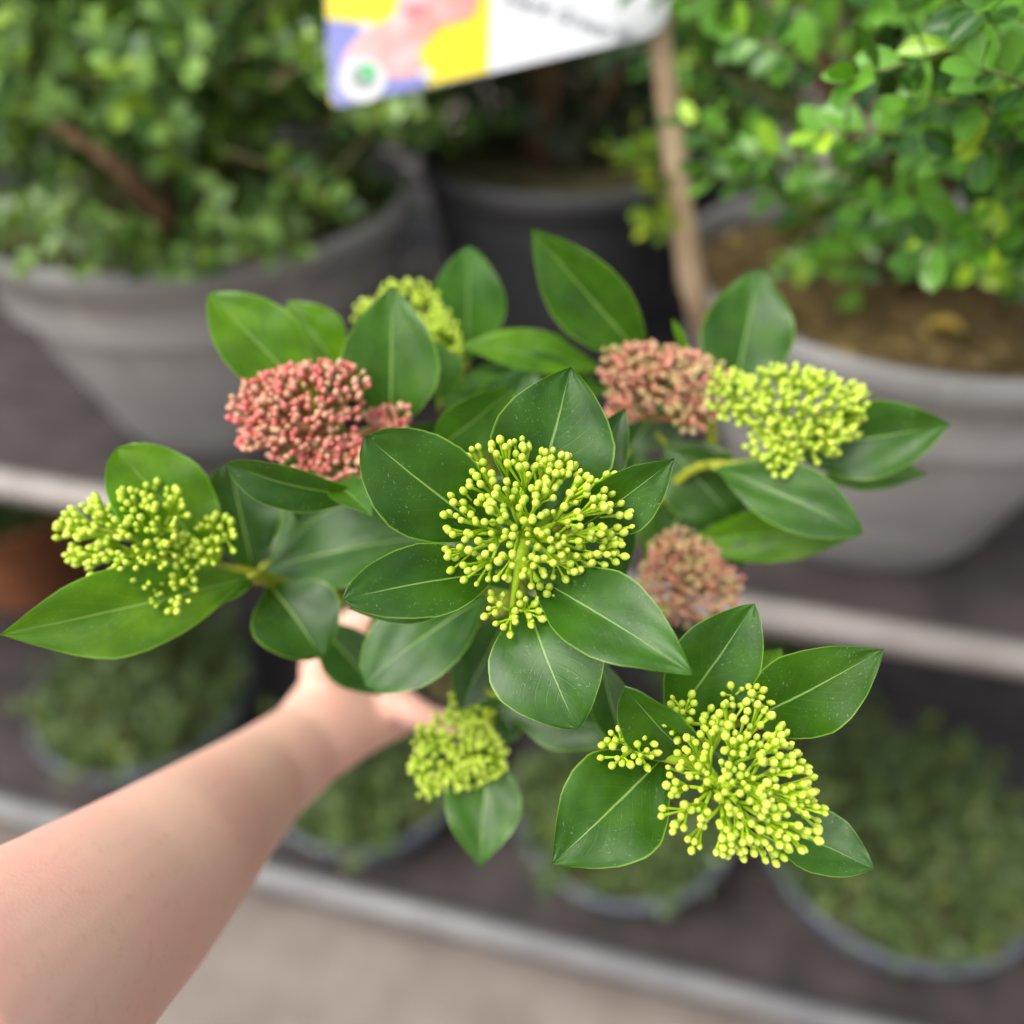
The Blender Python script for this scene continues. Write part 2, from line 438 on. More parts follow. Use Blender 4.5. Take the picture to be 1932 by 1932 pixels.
M['moss'] = plain('mossy_soil', (.06, .05, .025), (.13, .11, .04), .95, 45, 1.0, .012, detail=9, bscale=140)

def pot(root, c, rim, base, h, m, soil_m, soil_drop=.03, seed=1):
    mb = MB(); mb.lathe(pot_profile(rim, base, h), c, 56); mb.build('pot', m, root, c)
    rng = random.Random(seed)
    vs = []; fs = []; nr, na = 12, 40
    for j in range(nr + 1):
        r = (rim - .012) * j / nr
        for k in range(na):
            a = 2 * math.pi * k / na
            vs.append((r * math.cos(a), r * math.sin(a), h - soil_drop + rng.uniform(-.006, .006) + .012 * (1 - (j / nr) ** 2)))
    for j in range(nr):
        for k in range(na):
            fs.append((j * na + k, j * na + (k + 1) % na, (j + 1) * na + (k + 1) % na, (j + 1) * na + k))
    link('soil', mesh('soil', vs, fs, True, soil_m), root, c)

def shrub(name, label, pc, rim, base, h, pot_m, soil_m, C, rad, nsprig, lsize, gap, leaf_m, seed, keep=None, sep=0, slen=.13, inner=200, first=.35, extra=None, soil_drop=.03, cat='shrub', core=.74):
    rng = random.Random(seed)
    root = empty(name, pc); tag(root, label, cat)
    pot(root, pc, rim, base, h, pot_m, soil_m, soil_drop, seed)
    foot = Vector(pc) + SZ * (h - soil_drop)
    C = Vector(C); rad = Vector(rad)
    br = MB()
    ends = []
    for k in range(9):
        d = ellipsoid_dir(rng); d.z = abs(d.z) * .6 - .1
        e = C + Vector((d.x * rad.x, d.y * rad.y, d.z * rad.z)) * .72
        mid = foot.lerp(e, .45) + Vector((rng.uniform(-.02, .02), rng.uniform(-.02, .02), .04))
        br.tube([foot + Vector((rng.uniform(-.02, .02), rng.uniform(-.02, .02), -.01)), foot.lerp(mid, .5), mid, e], [.009, .0075, .006, .003], 7)
        ends.append((mid, e))
    br.build('branch', M['bark'], root, foot)
    mats = []; tw = MB()
    for k in range(nsprig * 6):
        if nsprig <= 0: break
        d = ellipsoid_dir(rng)
        tip = C + Vector((d.x * rad.x, d.y * rad.y, d.z * rad.z)) * rng.uniform(.80, 1.06)
        if keep and not keep(tip, rng): continue
        inn = C.lerp(foot, .25)
        back = (inn - tip).normalized()
        start = tip + (back + Vector((rng.uniform(-.5, .5), rng.uniform(-.5, .5), rng.uniform(-.6, .1)))).normalized() * slen * rng.uniform(.75, 1.25)
        sprig(rng, start, tip, lsize, gap, mats, tw, first=first)
        nsprig -= 1
    for s_, t_ in (extra or []):
        sprig(rng, s_, t_, lsize, gap, mats, tw, first=.25)
    tw.build('twig', M['twig'], root, foot)['kind'] = 'stuff'
    fil = []  # inner leaves added to block light, so the shrub core stays dark
    for k in range(inner):
        d = ellipsoid_dir(rng) * rng.uniform(.30, 1) ** .6 * core
        p = C + Vector((d.x * rad.x, d.y * rad.y, d.z * rad.z))
        if keep and not keep(p, rng): continue
        fil.append(leaf_matrix(p, ellipsoid_dir(rng), ellipsoid_dir(rng) + SZ, lsize * 1.15))
    vis = []
    for mx in mats:
        p = Vector(mx.col[3][:3]); u, v, d = proj(p)
        vis.append((d if (-40 < u < 1970 and -40 < v < 1000) else d + 9, mx))
    vis.sort(key=lambda q: q[0])
    single = [q[1] for q in vis[:sep]]; rest = [q[1] for q in vis[sep:]] + fil
    if sep:
        mes = [mesh('leaf', b.tolist(), f, True, leaf_m, uv) for (b, f, uv) in LEAFV]
        for k, mx in enumerate(single):
            o = bpy.data.objects.new('leaf', mes[k % 3]); COL.objects.link(o); o.parent = root
            m2 = mx.copy(); m2.translation = mx.translation - root.location
            o.matrix_local = m2
    joined_leaves('foliage', rest, LEAFV if sep else LEAFT, leaf_m, root, foot)
    return root

Z_RIM = 1.21; PH = Z_RIM - Z_UP
def below(limit):            # foliage clears the soil in front
    def f(p, rng):
        u, v, d = proj(p)
        return v < limit(u) and d > .36
    return f
# right shrub
shrub('potted_shrub', 'bright green small leaved shrub in grey bowl planter with the bamboo sign stake', (.40, .83, Z_UP), .235, .13, PH, M['pot_grey'], M['soil'],
      (.41, .76, 1.47), (.34, .33, .28), 150, .0250, .0118, M['box_leaf'], 11, keep=below(lambda u: 545 + .00 * u + 25 * math.sin(u * .013)), sep=300, slen=.16, core=.52, inner=2600,
      extra=[(P(1900, 60, .46), P(1610, 150, .37)), (P(1960, 250, .46), P(1720, 190, .38)), (P(1820, 340, .50), P(1550, 250, .42)), (P(1660, 370, .56), P(1400, 280, .50)), (P(1580, 150, .54), P(1380, 60, .48)),
             (P(1560, 440, .60), P(1330, 330, .56)), (P(1960, 420, .50), P(1740, 480, .45)), (P(1990, 150, .42), P(1860, 10, .335)), (P(1800, 400, .53), P(1640, 400, .48)), (P(1990, 260, .42), P(1850, 130, .345)),
             (P(2010, 330, .44), P(1800, 290, .40)), (P(1760, 60, .48), P(1660, -20, .40)), (P(1990, 480, .50), P(1850, 470, .45)), (P(1500, 330, .58), P(1290, 230, .53))])
# left shrub
shrub('potted_shrub', 'dull green small leaved shrub in broad grey bowl planter with leaves over its rim', (-.372, 1.05, Z_UP), .252, .14, PH, M['pot_grey'], M['moss'],
      (-.37, 1.02, 1.43), (.42, .40, .30), 205, .0285, .0140, M['box_leaf_dull'], 5, keep=below(lambda u: 488 + 14 * math.sin(u * .011) - max(0, u - 480) * .22), sep=300, slen=.16, core=.56, inner=2800,
      extra=[(P(170, 440, .82), P(60, 500, .80)), (P(330, 420, .84), P(230, 480, .82)), (P(300, 420, .88), P(330, 500, .82)), (P(420, 395, .88), P(415, 485, .83)), (P(520, 380, .90), P(565, 462, .86)),
             (P(200, 410, .86), P(165, 496, .81)), (P(460, 380, .90), P(500, 478, .85)), (P(260, 400, .86), P(275, 490, .81)), (P(380, 400, .88), P(370, 492, .82))])
# dark shrub behind, between them
shrub('potted_shrub', 'dark blue green shrub in charcoal pot between the two grey planters', (.06, 1.20, Z_UP), .18, .12, PH, M['pot_dark'], M['moss'],
      (.05, 1.34, 1.40), (.36, .28, .26), 330, .022, .014, M['dark_leaf'], 7, slen=.13, inner=1500)
for k, (x, y, lab) in enumerate(((-.98, 1.58, 'dark shrub in charcoal pot at the far back behind the dull green shrub'), (-.38, 1.66, 'dark shrub in charcoal pot at the far back behind the sign card'),
                                 (.30, 1.60, 'dark shrub in charcoal pot at the far back behind the bamboo stake'), (.84, 1.34, 'dark shrub in charcoal pot at the far back behind the bright green shrub'))):
    shrub('potted_shrub', lab, (x, y, Z_UP), .17, .12, PH, M['pot_dark'], M['moss'], (x, y, 1.34), (.40, .22, .36), 230, .026, .016, M['dark_leaf'], 21 + k, slen=.14, inner=1200)

# thick brown branch of the left shrub is part of it
lr = [o for o in bpy.data.objects if o.name.startswith('potted_shrub') and 'dull green' in o.get('label', '')][0]
mb = MB(); mb.tube([P(350, 500, 1.00), P(300, 392, .80), P(225, 318, .72), P(150, 262, .715), P(60, 205, .76)], [.010, .0075, .0060, .0050, .0035], 9)
mb.build('branch', M['bark'], lr, P(290, 385, .74))
# young yellow-green shoot beside the stake
rr = [o for o in bpy.data.objects if o.name.startswith('potted_shrub') and 'bright green' in o.get('label', '')][0]
mts = []; tw = MB(); rg = random.Random(3)
for a, b in (((1300, 480, .72), (1200, 250, .66)), ((1300, 420, .70), (1155, 285, .66)), ((1310, 430, .70), (1225, 430, .66)), ((1300, 300, .68), (1255, 190, .64))):
    sprig(rg, P(*a), P(*b), .022, .014, mts, tw, first=.3)
tw.build('shoot', M['twig'], rr, P(1300, 480, .72))
ymes = [mesh('leaf', b.tolist(), f, True, M['yellow_leaf'], uv) for (b, f, uv) in LEAFV]
for k, mx in enumerate(mts):
    o = bpy.data.objects.new('leaf', ymes[k % 3]); COL.objects.link(o); o.parent = rr
    m2 = mx.copy(); m2.translation = mx.translation - rr.location; o.matrix_local = m2

# bark chips on the open soil
rg = random.Random(9); chips = []
for k in range(420):
    a = rg.uniform(0, 6.283); r = .215 * math.sqrt(rg.uniform(0, 1))
    chips.append(leaf_matrix(Vector((.40 + r * math.cos(a), .83 + r * math.sin(a), Z_RIM - .021 + rg.uniform(-.003, .004))), Vector((rg.uniform(-1, 1), rg.uniform(-1, 1), rg.uniform(-.3, .3))), SZ + ellipsoid_dir(rg) * .8, rg.uniform(.006, .018)))
M['chip'] = shrub_leaf_material('bark_chip', (.08, .045, .02), (.22, .14, .06), (.36, .26, .08), .85, trans=.02, rough=.9)
joined_leaves('bark_chips', chips, LEAFT, M['chip'], rr, (.40, .83, Z_RIM))
# fallen leaves
M['dry_leaf'] = shrub_leaf_material('fallen_leaf', (.36, .24, .03), (.42, .30, .05), (.45, .33, .06), .5, trans=.1)
for (u, v, z, lab, s) in ((1785, 625, 1.196, 'yellow fallen leaf lying on the soil of the bright green shrub', .034), (465, 497, 1.214, 'small yellowish fallen leaf lying on the rim of the broad grey planter', .024)):
    p = on_z(u, v, z) + SZ * .004
    b, f, uvv = small_leaf('x', wd=.36, cup=.3, bend=.1)
    o = link('fallen_leaf', mesh('fallen_leaf', ((b - np.array([0, .5, 0])) * s).tolist(), f, True, M['dry_leaf'], uvv), None, p)
    o.rotation_euler = (.15, .1, 1.2); tag(o, lab, 'leaf')

# lower deck plants
def mound(name, label, c, rim, h, dome, n, seed, pm, lm='ground_leaf', base=None):
    rng = random.Random(seed)
    root = empty(name, c); tag(root, label, 'plant', 'low plants on the lower deck')
    pot(root, c, rim, base or rim * .72, h, pm, M['moss'], .02, seed)
    mats = []; tw = MB(); top = Vector(c) + SZ * (h - .02)
    for k in range(n):
        a = rng.uniform(0, 6.283); r = math.sqrt(rng.uniform(0, 1))
        p = top + Vector((r * rim * .93 * math.cos(a), r * rim * .93 * math.sin(a), dome * (1 - r * r) * rng.uniform(.75, 1.05) + .01))
        al = Vector((math.cos(a) * r, math.sin(a) * r, .25)) + ellipsoid_dir(rng) * .8
        mats.append(leaf_matrix(p, al, SZ + ellipsoid_dir(rng) * .6, rng.uniform(.018, .032)))
    for k in range(26):
        a = rng.uniform(0, 6.283); r = rng.uniform(.1, .9) * rim
        tw.tube([top + Vector((r * .4 * math.cos(a), r * .4 * math.sin(a), -.01)), top + Vector((r * math.cos(a), r * math.sin(a), dome * (1 - (r / rim) ** 2) * .85 + .005))], [.002, .001], 5)
    for k in range(46):
        a = rng.uniform(0, 6.283); r = math.sqrt(rng.uniform(0, 1)) * rim
        p0 = top + Vector((r * .85 * math.cos(a), r * .85 * math.sin(a), .0))
        p1 = top + Vector((r * 1.05 * math.cos(a) + rng.uniform(-.03, .03), r * 1.05 * math.sin(a) + rng.uniform(-.03, .03), dome * (1 - (r / rim) ** 2) + rng.uniform(.02, .075)))
        sprig(rng, p0, p1, rng.uniform(.022, .034), .016, mats, tw, first=.3)
    tw.build('stem', M['twig'], root, top)
    joined_leaves('foliage', mats, LEAFT, M[lm], root, top)
mound('potted_ground_cover', 'low mossy green plant in bluish black pot behind the front rail, single round mound', (.19, .885, Z_LO), .19, .13, .035, 800, 41, M['pot_blue'])
mound('potted_ground_cover', 'low green plant in bluish black pot beside the forearm', (-.26, .97, Z_LO), .185, .13, .035, 700, 42, M['pot_blue'])
mound('potted_ground_cover', 'large loose green plant in bluish black pot below the bright green shrub', (.63, .82, Z_LO), .225, .14, .07, 1100, 43, M['pot_blue'])
mound('potted_ground_cover', 'tall green plant mound under the left bench rail beyond the forearm', (-.70, 1.12, Z_LO), .20, .14, .10, 900, 44, M['pot_blue'])
mound('potted_ground_cover', 'green plant in dark pot deep in the shade under the bench', (.40, 1.28, Z_LO), .19, .14, .12, 900, 45, M['pot_dark'])
mound('potted_ground_cover', 'small plant in orange terracotta pot under the bench', (-1.14, 1.58, Z_LO), .16, .24, .05, 500, 46, M['terracotta'])

# ------------------------------------------------------------------ sign on a bamboo stake
M['bamboo'] = plain('bamboo', (.46, .33, .21), (.58, .44, .29), .6, 30, .3, .001)
M['card_white'] = plain('card_white', (.48, .495, .52), (.51, .525, .55), .35, 5, 0)
M['card_yellow'] = plain('card_yellow', (.60, .48, .002), (.62, .50, .003), .35, 5, 0)
M['card_blue'] = plain('card_blue', (.12, .14, .40), (.19, .21, .47), .35, 900, 0)
M['card_ink'] = plain('card_ink', (.10, .10, .12), (.14, .15, .17), .5, 5, 0)
M['card_green'] = plain('card_green', (.04, .34, .12), (.07, .40, .16), .4, 60, 0)
M['card_grey'] = plain('card_grey', (.16, .20, .18), (.24, .27, .25), .4, 60, 0)
m, n, l, b, o_ = mat('card_pink')
tc = node(n, 'ShaderNodeTexCoord'); nz = node(n, 'ShaderNodeTexNoise'); nz.inputs['Scale'].default_value = 38; nz.inputs['Detail'].default_value = 2
l.new(tc.outputs['Object'], nz.inputs[0])
l.new(mixc(n, l, sstep(n, l, nz.outputs[0], .35, .65), (.56, .21, .18), (.56, .38, .39)), b.inputs['Base Color']); b.inputs['Roughness'].default_value = .35
M['card_pink'] = m
M['card_red'] = plain('card_red', (.60, .11, .14), (.62, .17, .20), .35, 60, 0)

st_foot = on_z(1334, 640, 1.175)
sign = empty('plant_sign', st_foot)
tag(sign, 'yellow and white plant name sign on a bamboo stake', 'sign')
CD = .575
cn = (EZ + Vector((.10, 0, 0))).normalized()               # card faces the aisle, a little turned
cO = P(935, 40, CD)
def card_pt(u, v, lift=0):
    r = EX * (u - 966) + EY * (966 - v) + EF * FP
    k = (cO - CAM).dot(cn) / r.dot(cn)
    return CAM + r * k + cn * lift
mb = MB()
sp = [st_foot, P(1306, 530, .725), P(1283, 380, .685), P(1262, 200, .635), card_pt(1247, 20, -.009), card_pt(1240, -70, -.0085), card_pt(1235, -160, -.0085)]
mb.tube(sp, [.0112, .0106, .0100, .0088, .0078, .0072, .007], 12)
mb.build('stake', M['bamboo'], sign, st_foot)
def flat(name, pts, mm, lift, parent, thick=.0003):
    org = cO
    top = [card_pt(u, v, lift) - org for u, v in pts]; bot = [p - cn * thick for p in top]; k = len(pts)
    fs = [tuple(range(k)), tuple(range(2 * k - 1, k - 1, -1))] + [(i, k + i, k + (i + 1) % k, (i + 1) % k) for i in range(k)]
    return link(name, mesh(name, top + bot, fs, False, mm), parent, org)
def arc(c, r, a0, a1, k=8, ry=None):
    return [(c[0] + r * math.cos(R(a0 + (a1 - a0) * i / k)), c[1] + (ry or r) * math.sin(R(a0 + (a1 - a0) * i / k))) for i in range(k + 1)]
def smooth_poly(pts, k=5):
    out = []; m_ = len(pts)
    for i in range(m_):
        p0, p1, p2, p3 = [np.array(pts[(i + q) % m_], float) for q in (-1, 0, 1, 2)]
        for s in range(k):
            t = s / k
            out.append(tuple(.5 * ((2 * p1) + (-p0 + p2) * t + (2 * p0 - 5 * p1 + 4 * p2 - p3) * t * t + (-p0 + 3 * p1 - 3 * p2 + p3) * t ** 3)))
    return out
card = flat('card', [(604, -220), (622, 180)] + [(625, 193), (634, 201), (648, 201)] + [(1212, 71), (1236, 62), (1252, 48), (1260, 28), (1261, 0), (1264, -220)], M['card_white'], 0, sign, .0012)
flat('yellow_panel', [(606, -216), (623, 196), (640, 200), (920, 136), (930, -216)], M['card_yellow'], .0006, card)
flat('blue_corner', [(616, 38), (624, 185), (634, 200), (648, 200.5), (806, 163.5), (800, 132), (772, 90), (700, 48)], M['card_blue'], .0009, card)
flat('pink_shape', smooth_poly([(645, 135), (652, 100), (690, 58), (735, 38), (752, 0), (758, -60), (820, -90), (900, -60), (903, 0), (885, 35), (832, 52), (798, 88), (790, 105), (802, 132), (770, 148), (720, 150), (670, 160)]), M['card_pink'], .0012, card)
flat('red_spot', smooth_poly([(765, 30), (768, 15), (790, 8), (806, 20), (795, 34), (778, 38)]), M['card_red'], .0015, card)
for c in ((690, 52), (803, 141)): flat('white_dot', arc(c, 13, 0, 345, 23, 9), M['card_white'], .0015, card)
flat('badge', arc((684, 153), 45, 0, 350, 35, 42), M['card_white'], .0018, card)
flat('badge_ring', arc((686, 148), 24, 0, 345, 23, 24), M['card_grey'], .0021, card)
flat('badge_leaf', smooth_poly([(682, 148), (684, 128), (697, 122), (710, 136), (704, 150), (692, 154)]), M['card_green'], .0024, card)
fc = bpy.data.curves.new('lettering', 'FONT'); fc.body = "'Dark Green'\u00ae"; fc.size = .0140; fc.shear = .35; fc.extrude = .00005; fc.space_character = 1.05
fo = bpy.data.objects.new('lettering_curve', fc); COL.objects.link(fo)
dg = bpy.context.evaluated_depsgraph_get()
tme = bpy.data.meshes.new_from_object(fo.evaluated_get(dg)); bpy.data.objects.remove(fo)
tme.materials.clear(); tme.materials.append(M['card_ink'])
o = link('lettering', tme, card, card_pt(940, 0, .0008))
tx = (card_pt(1140, 66) - card_pt(948, -2)).normalized(); ty = cn.cross(tx)
rm = Matrix((tx, ty, cn)).transposed(); o.rotation_euler = rm.to_euler()

# ------------------------------------------------------------------ the held skimmia
pot_axis = (EZ * .86 + Vector((0, 0, 1)) * .45 + EX * .08).normalized()
POT_R = .040
pot_rim = P(880, 1195, .475)
pot_base = pot_rim - pot_axis * .085
plant = empty('potted_skimmia', pot_base)
tag(plant, 'glossy leaved skimmia with lime green and pink bud clusters, held up in the hand', 'plant')
M['pot_nursery'] = plain('nursery_pot', (.025, .025, .027), (.045, .045, .047), .5, 12, .1, .001)
mb = MB(); mb.lathe([(.001, .002), (.030, .002), (.0305, 0), (.0385, .072), (.041, .073), (.0415, .084), (.0395, .085), (.037, .07)], pot_base, 40, pot_axis)
mb.build('pot', M['pot_nursery'], plant, pot_base)
mb = MB(); mb.lathe([(.0005, .0765), (.018, .0775), (.0375, .075)], pot_base, 32, pot_axis); mb.build('soil', M['moss'], plant, pot_rim)

def profile(t, tm, tipp):
    if t <= 0: return 0.02
    if t < tm: return max(.03, math.sin(math.pi / 2 * (t / tm)) ** 1.15)
    q = (t - tm) / (1 - tm)
    return max(0, math.cos(math.pi / 2 * q)) ** tipp
LRNG = random.Random(77)
def leaf(bu, bv, bd, tu, tv, td, wpx, roll=0, arch=.06, fold=18, tint=(1, 1, 1), tm=.52, tipp=.82, curl=0.0, bend=0.0, wave=.02):
    """base pixel+depth, tip pixel+depth, width across in photo pixels; real sizes follow from the depths"""
    tipp = tipp * 1.2 if tipp > .6 else tipp
    B = P(bu, bv, bd); T = P(tu, tv, td); a = T - B; L = a.length; an = a.normalized()
    midp = (B + T) / 2; vd = (CAM - midp).normalized()
    n0 = (vd - an * vd.dot(an)).normalized(); s0 = an.cross(n0)
    n_ = (Matrix.Rotation(R(roll), 3, an) @ n0); s_ = (Matrix.Rotation(R(roll), 3, an) @ s0)
    hw = wpx / 2 * (bd + td) / 2 / FP / max(.35, math.cos(R(roll))) / max(.6, math.cos(R(fold)))
    nu, nv = 14, 30; vs, uv, fs = [], [], []
    ph = LRNG.uniform(0, 6.28); fr = LRNG.uniform(2.0, 3.4); amp = wave * LRNG.uniform(.6, 1.4)
    for j in range(nv + 1):
        t = j / nv; w_ = hw * profile(t, tm, tipp)
        ax = B + a * t + n_ * (L * (arch * 4 * t * (1 - t)) + L * curl * t ** 3) + s_ * (L * bend * 4 * t * (1 - t))
        for i in range(nu + 1):
            s = -1 + 2 * i / nu; sab = abs(s)
            jag = 1 + .006 * math.sin(t * 47 + ph) + .004 * math.sin(t * 91 + 2 * ph)
            x = w_ * s * math.cos(R(fold)) * jag
            z = w_ * math.sin(R(fold)) * (sab ** 1.25 - .16 * sab ** 5) + amp * hw * sab ** 2 * math.sin(fr * 6.28 * t + ph + (1.3 if s > 0 else 0)) * 2
            z += .015 * hw * math.sin(9 * s + 13 * t + ph)
            vs.append(ax + s_ * x + n_ * z - B); uv.append((s * .5 + .5, t))
    for j in range(nv):
        for i in range(nu):
            q = j * (nu + 1) + i; fs.append((q, q + 1, q + nu + 2, q + nu + 1))
    me = mesh('leaf', vs, fs, True, M['leaf'], uv)
    o = link('leaf', me, plant, B); o.color = (*tint, 1)
    stems.tube([B + an * .003, B - an * .004 - n_ * .002], [.0013, .0012], 6)
    return o
stems = MB()
G = (1, 1, 1); BR = (2.5, 1.9, .2); DK = (.65, .7, .8); BL = (.95, 1.0, 1.5); MDK = (.8, .85, .9)  # BR puts backlit yellow glow, BL pale sky sheen, into the leaf colour
# rosette round the central cluster
leaf(1000, 985, .288, 1077, 693, .283, 232, 8, .03, 16, MDK, .50, .72)
leaf(935, 1015, .287, 689, 822, .262, 195, -10, .05, 16, MDK, .56, .55)
leaf(1070, 1010, .287, 1273, 864, .270, 118, 22, .05, 22, G, .50, .8)
leaf(1060, 985, .305, 1180, 770, .305, 100, 15, .02, 20, DK)
leaf(945, 1080, .290, 650, 1128, .257, 138, 12, .07, 18, MDK, .55, .55, curl=-.03)
leaf(1000, 1085, .288, 1308, 1273, .250, 165, -12, .06, 20, G, .50, .80)
leaf(990, 1120, .290, 1086, 1374, .268, 222, 10, .10, 14, (1.0, 1.02, 1.2), .56, .62, curl=-.05)
leaf(930, 1120, .345, 688, 1292, .330, 158, 18, .10, 10, BL, .58, .5)
leaf(900, 1120, .300, 657, 1148, .292, 70, -20, .04, 22, DK)
# left branch
leaf(480, 1085, .335, 0, 1196, .292, 165, -14, .05, 18, BR, .56, .85)
leaf(420, 1085, .335, 217, 846, .315, 172, 12, .05, 20, BR, .60, .55)
leaf(480, 1085, .352, 432, 872, .350, 150, 0, .03, 18, DK, .55, .6)
leaf(505, 1100, .356, 606, 1240, .345, 165, -10, .12, 22, DK, .55, .55)
leaf(490, 1080, .372, 850, 1010, .365, 150, -24, .08, 12, BL, .5, .6)
leaf(500, 1065, .390, 770, 912, .395, 165, -25, .05, 12, BL)
leaf(965, 1150, .365, 865, 1340, .36, 120, 0, .05, 16, DK)
leaf(592, 1165, .385, 722, 1312, .385, 105, 0, .05, 14, (.8, .9, 1.2))
leaf(480, 1090, .345, 395, 1150, .325, 46, 30, .10, 25, BL)
# pink cluster on the left
leaf(600, 770, .362, 394, 553, .345, 150, 14, .04, 20, BR, .55, .62)
leaf(650, 710, .388, 544, 566, .380, 115, 0, .04, 18, BR)
leaf(738, 830, .358, 741, 539, .345, 182, -6, .05, 18, (1.1, 1.05, .7), .48, .75)
leaf(810, 855, .350, 969, 728, .335, 108, 26, .05, 20, G, .5, .8)
leaf(700, 935, .325, 427, 880, .300, 82, -30, .08, 26, DK, .62, .55, curl=-.04)
leaf(630, 915, .325, 703, 974, .300, 66, -22, .08, 26, G)
leaf(640, 800, .372, 560, 690, .366, 140, 0, .05, 18, DK)
leaf(620, 830, .378, 560, 985, .372, 120, 0, .05, 18, DK)
# back
leaf(880, 690, .428, 885, 464, .410, 140, 0, .04, 12, (1.2, 1.2, 1.9), .5, .62)  # pale sky sheen put into the tint
leaf(1140, 700, .400, 865, 652, .385, 78, 30, .05, 22, BR)
leaf(1150, 740, .400, 880, 705, .392, 110, 10, .05, 18, G)
leaf(1010, 690, .405, 1062, 628, .400, 60, 35, .05, 20, BL)
leaf(830, 760, .375, 815, 640, .372, 90, 20, .05, 20, (1.2, 1.1, .6))
# right branch
leaf(1230, 690, .390, 1002, 430, .362, 140, -16, .03, 20, (1.05, 1.0, .7), .52, .8)
leaf(1298, 665, .374, 1268, 600, .366, 18, 0, .05, 10, BR)
leaf(1380, 760, .400, 1432, 506, .392, 170, 6, .04, 16, G, .48, .68)
leaf(1470, 850, .365, 1794, 801, .345, 145, 10, .05, 18, G, .52, .75)
leaf(1540, 905, .385, 1750, 895, .365, 66, -22, .05, 22, (1.3, 1.2, .6))
leaf(1345, 880, .365, 1628, 1008, .335, 122, -12, .09, 20, G, .58, .62)
leaf(1280, 1030, .385, 1632, 1004, .360, 105, 16, -.12, 18, BR, .50, .8)
leaf(1340, 870, .400, 1225, 1075, .400, 165, 0, .04, 16, (1.0, .85, .5))
leaf(1330, 900, .405, 1400, 1070, .400, 130, 0, .04, 16, DK)
leaf(1200, 840, .415, 1210, 1010, .41, 120, 0, .04, 16, DK)
# lower right branch
leaf(1255, 1375, .300, 1424, 1139, .282, 158, 10, .06, 18, G, .56, .62)
leaf(1380, 1330, .335, 1474, 1222, .325, 90, 20, .05, 18, BR)
leaf(1395, 1365, .295, 1667, 1225, .262, 160, 12, .06, 18, (1.05, 1.0, .7), .52, .72)
leaf(1310, 1430, .292, 1176, 1284, .262, 110, -26, .06, 26, G, .56, .55, curl=.05)
leaf(1255, 1425, .288, 1042, 1630, .264, 205, -6, .06, 16, G, .50, .72)
leaf(1420, 1545, .298, 1649, 1640, .278, 118, -18, .07, 18, BL, .56, .68)
leaf(925, 1410, .372, 905, 1634, .355, 142, 8, .05, 16, (1.1, 1.1, .8), .5, .8)
leaf(930, 1310, .355, 1195, 1385, .335, 110, 20, .06, 18, DK)
leaf(1130, 1240, .330, 1178, 1420, .325, 80, 0, .06, 18, DK)
leaf(1330, 1400, .315, 1430, 1500, .31, 130, 0, .04, 18, DK)
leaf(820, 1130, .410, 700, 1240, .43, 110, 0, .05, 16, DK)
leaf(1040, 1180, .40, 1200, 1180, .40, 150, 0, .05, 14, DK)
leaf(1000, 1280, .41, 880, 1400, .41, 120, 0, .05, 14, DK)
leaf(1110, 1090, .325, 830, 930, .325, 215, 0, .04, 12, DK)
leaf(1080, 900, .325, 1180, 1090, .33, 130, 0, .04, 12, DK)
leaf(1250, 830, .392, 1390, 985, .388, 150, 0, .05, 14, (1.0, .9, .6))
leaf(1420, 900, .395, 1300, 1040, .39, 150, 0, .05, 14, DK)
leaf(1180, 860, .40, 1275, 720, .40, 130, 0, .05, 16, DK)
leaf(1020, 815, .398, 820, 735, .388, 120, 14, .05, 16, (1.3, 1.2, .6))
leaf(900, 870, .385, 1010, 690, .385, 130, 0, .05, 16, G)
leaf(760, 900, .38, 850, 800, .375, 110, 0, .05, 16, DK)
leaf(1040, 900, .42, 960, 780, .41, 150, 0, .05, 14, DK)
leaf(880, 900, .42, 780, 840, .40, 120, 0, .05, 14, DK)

# woody and green stems joining the shoots to the pot
root3 = pot_rim - pot_axis * .006
hub = P(940, 1190, .415)
def stem(pts, r0, r1):
    m_ = len(pts); out = []
    for i in range(m_ - 1):
        p0 = pts[max(i - 1, 0)]; p1 = pts[i]; p2 = pts[i + 1]; p3 = pts[min(i + 2, m_ - 1)]
        for k in range(5):
            t = k / 5
            out.append(.5 * ((2 * p1) + (p2 - p0) * t + (2 * p0 - 5 * p1 + 4 * p2 - p3) * t * t + (3 * p1 - p0 - 3 * p2 + p3) * t ** 3))
    out.append(pts[-1]); q = len(out) - 1
    stems.tube(out, [r0 + (r1 - r0) * i / q for i in range(q + 1)], 9)
stem([root3, hub, P(975, 1120, .33), P(985, 1060, .292)], .0042, .0026)
stem([root3, P(820, 1185, .44), P(650, 1130, .40), P(540, 1105, .365), P(480, 1085, .340), P(400, 1070, .328)], .0040, .0026)
stem([root3, P(840, 1080, .43), P(740, 960, .39), P(690, 880, .368), P(640, 830, .350)], .0038, .0026)
stem([hub, P(960, 1000, .43), P(900, 820, .42), P(860, 690, .43)], .0034, .0024)
stem([hub, P(1120, 1050, .42), P(1290, 920, .40), P(1340, 850, .39), P(1340, 790, .385)], .0036, .0024)
stem([P(1200, 1000, .41), P(1300, 890, .384), P(1400, 875, .368), P(1490, 852, .356)], .0022, .0017)
stem([hub, P(1160, 1180, .41), P(1300, 1130, .395)], .0034, .0024)
stem([hub, P(1060, 1270, .38), P(1200, 1370, .325), P(1275, 1400, .30), P(1330, 1440, .287)], .0036, .0026)
stem([root3, P(920, 1320, .42), P(920, 1400, .385), P(915, 1440, .37)], .0034, .0022)
stems.build('stem', M['stem'], plant, hub)

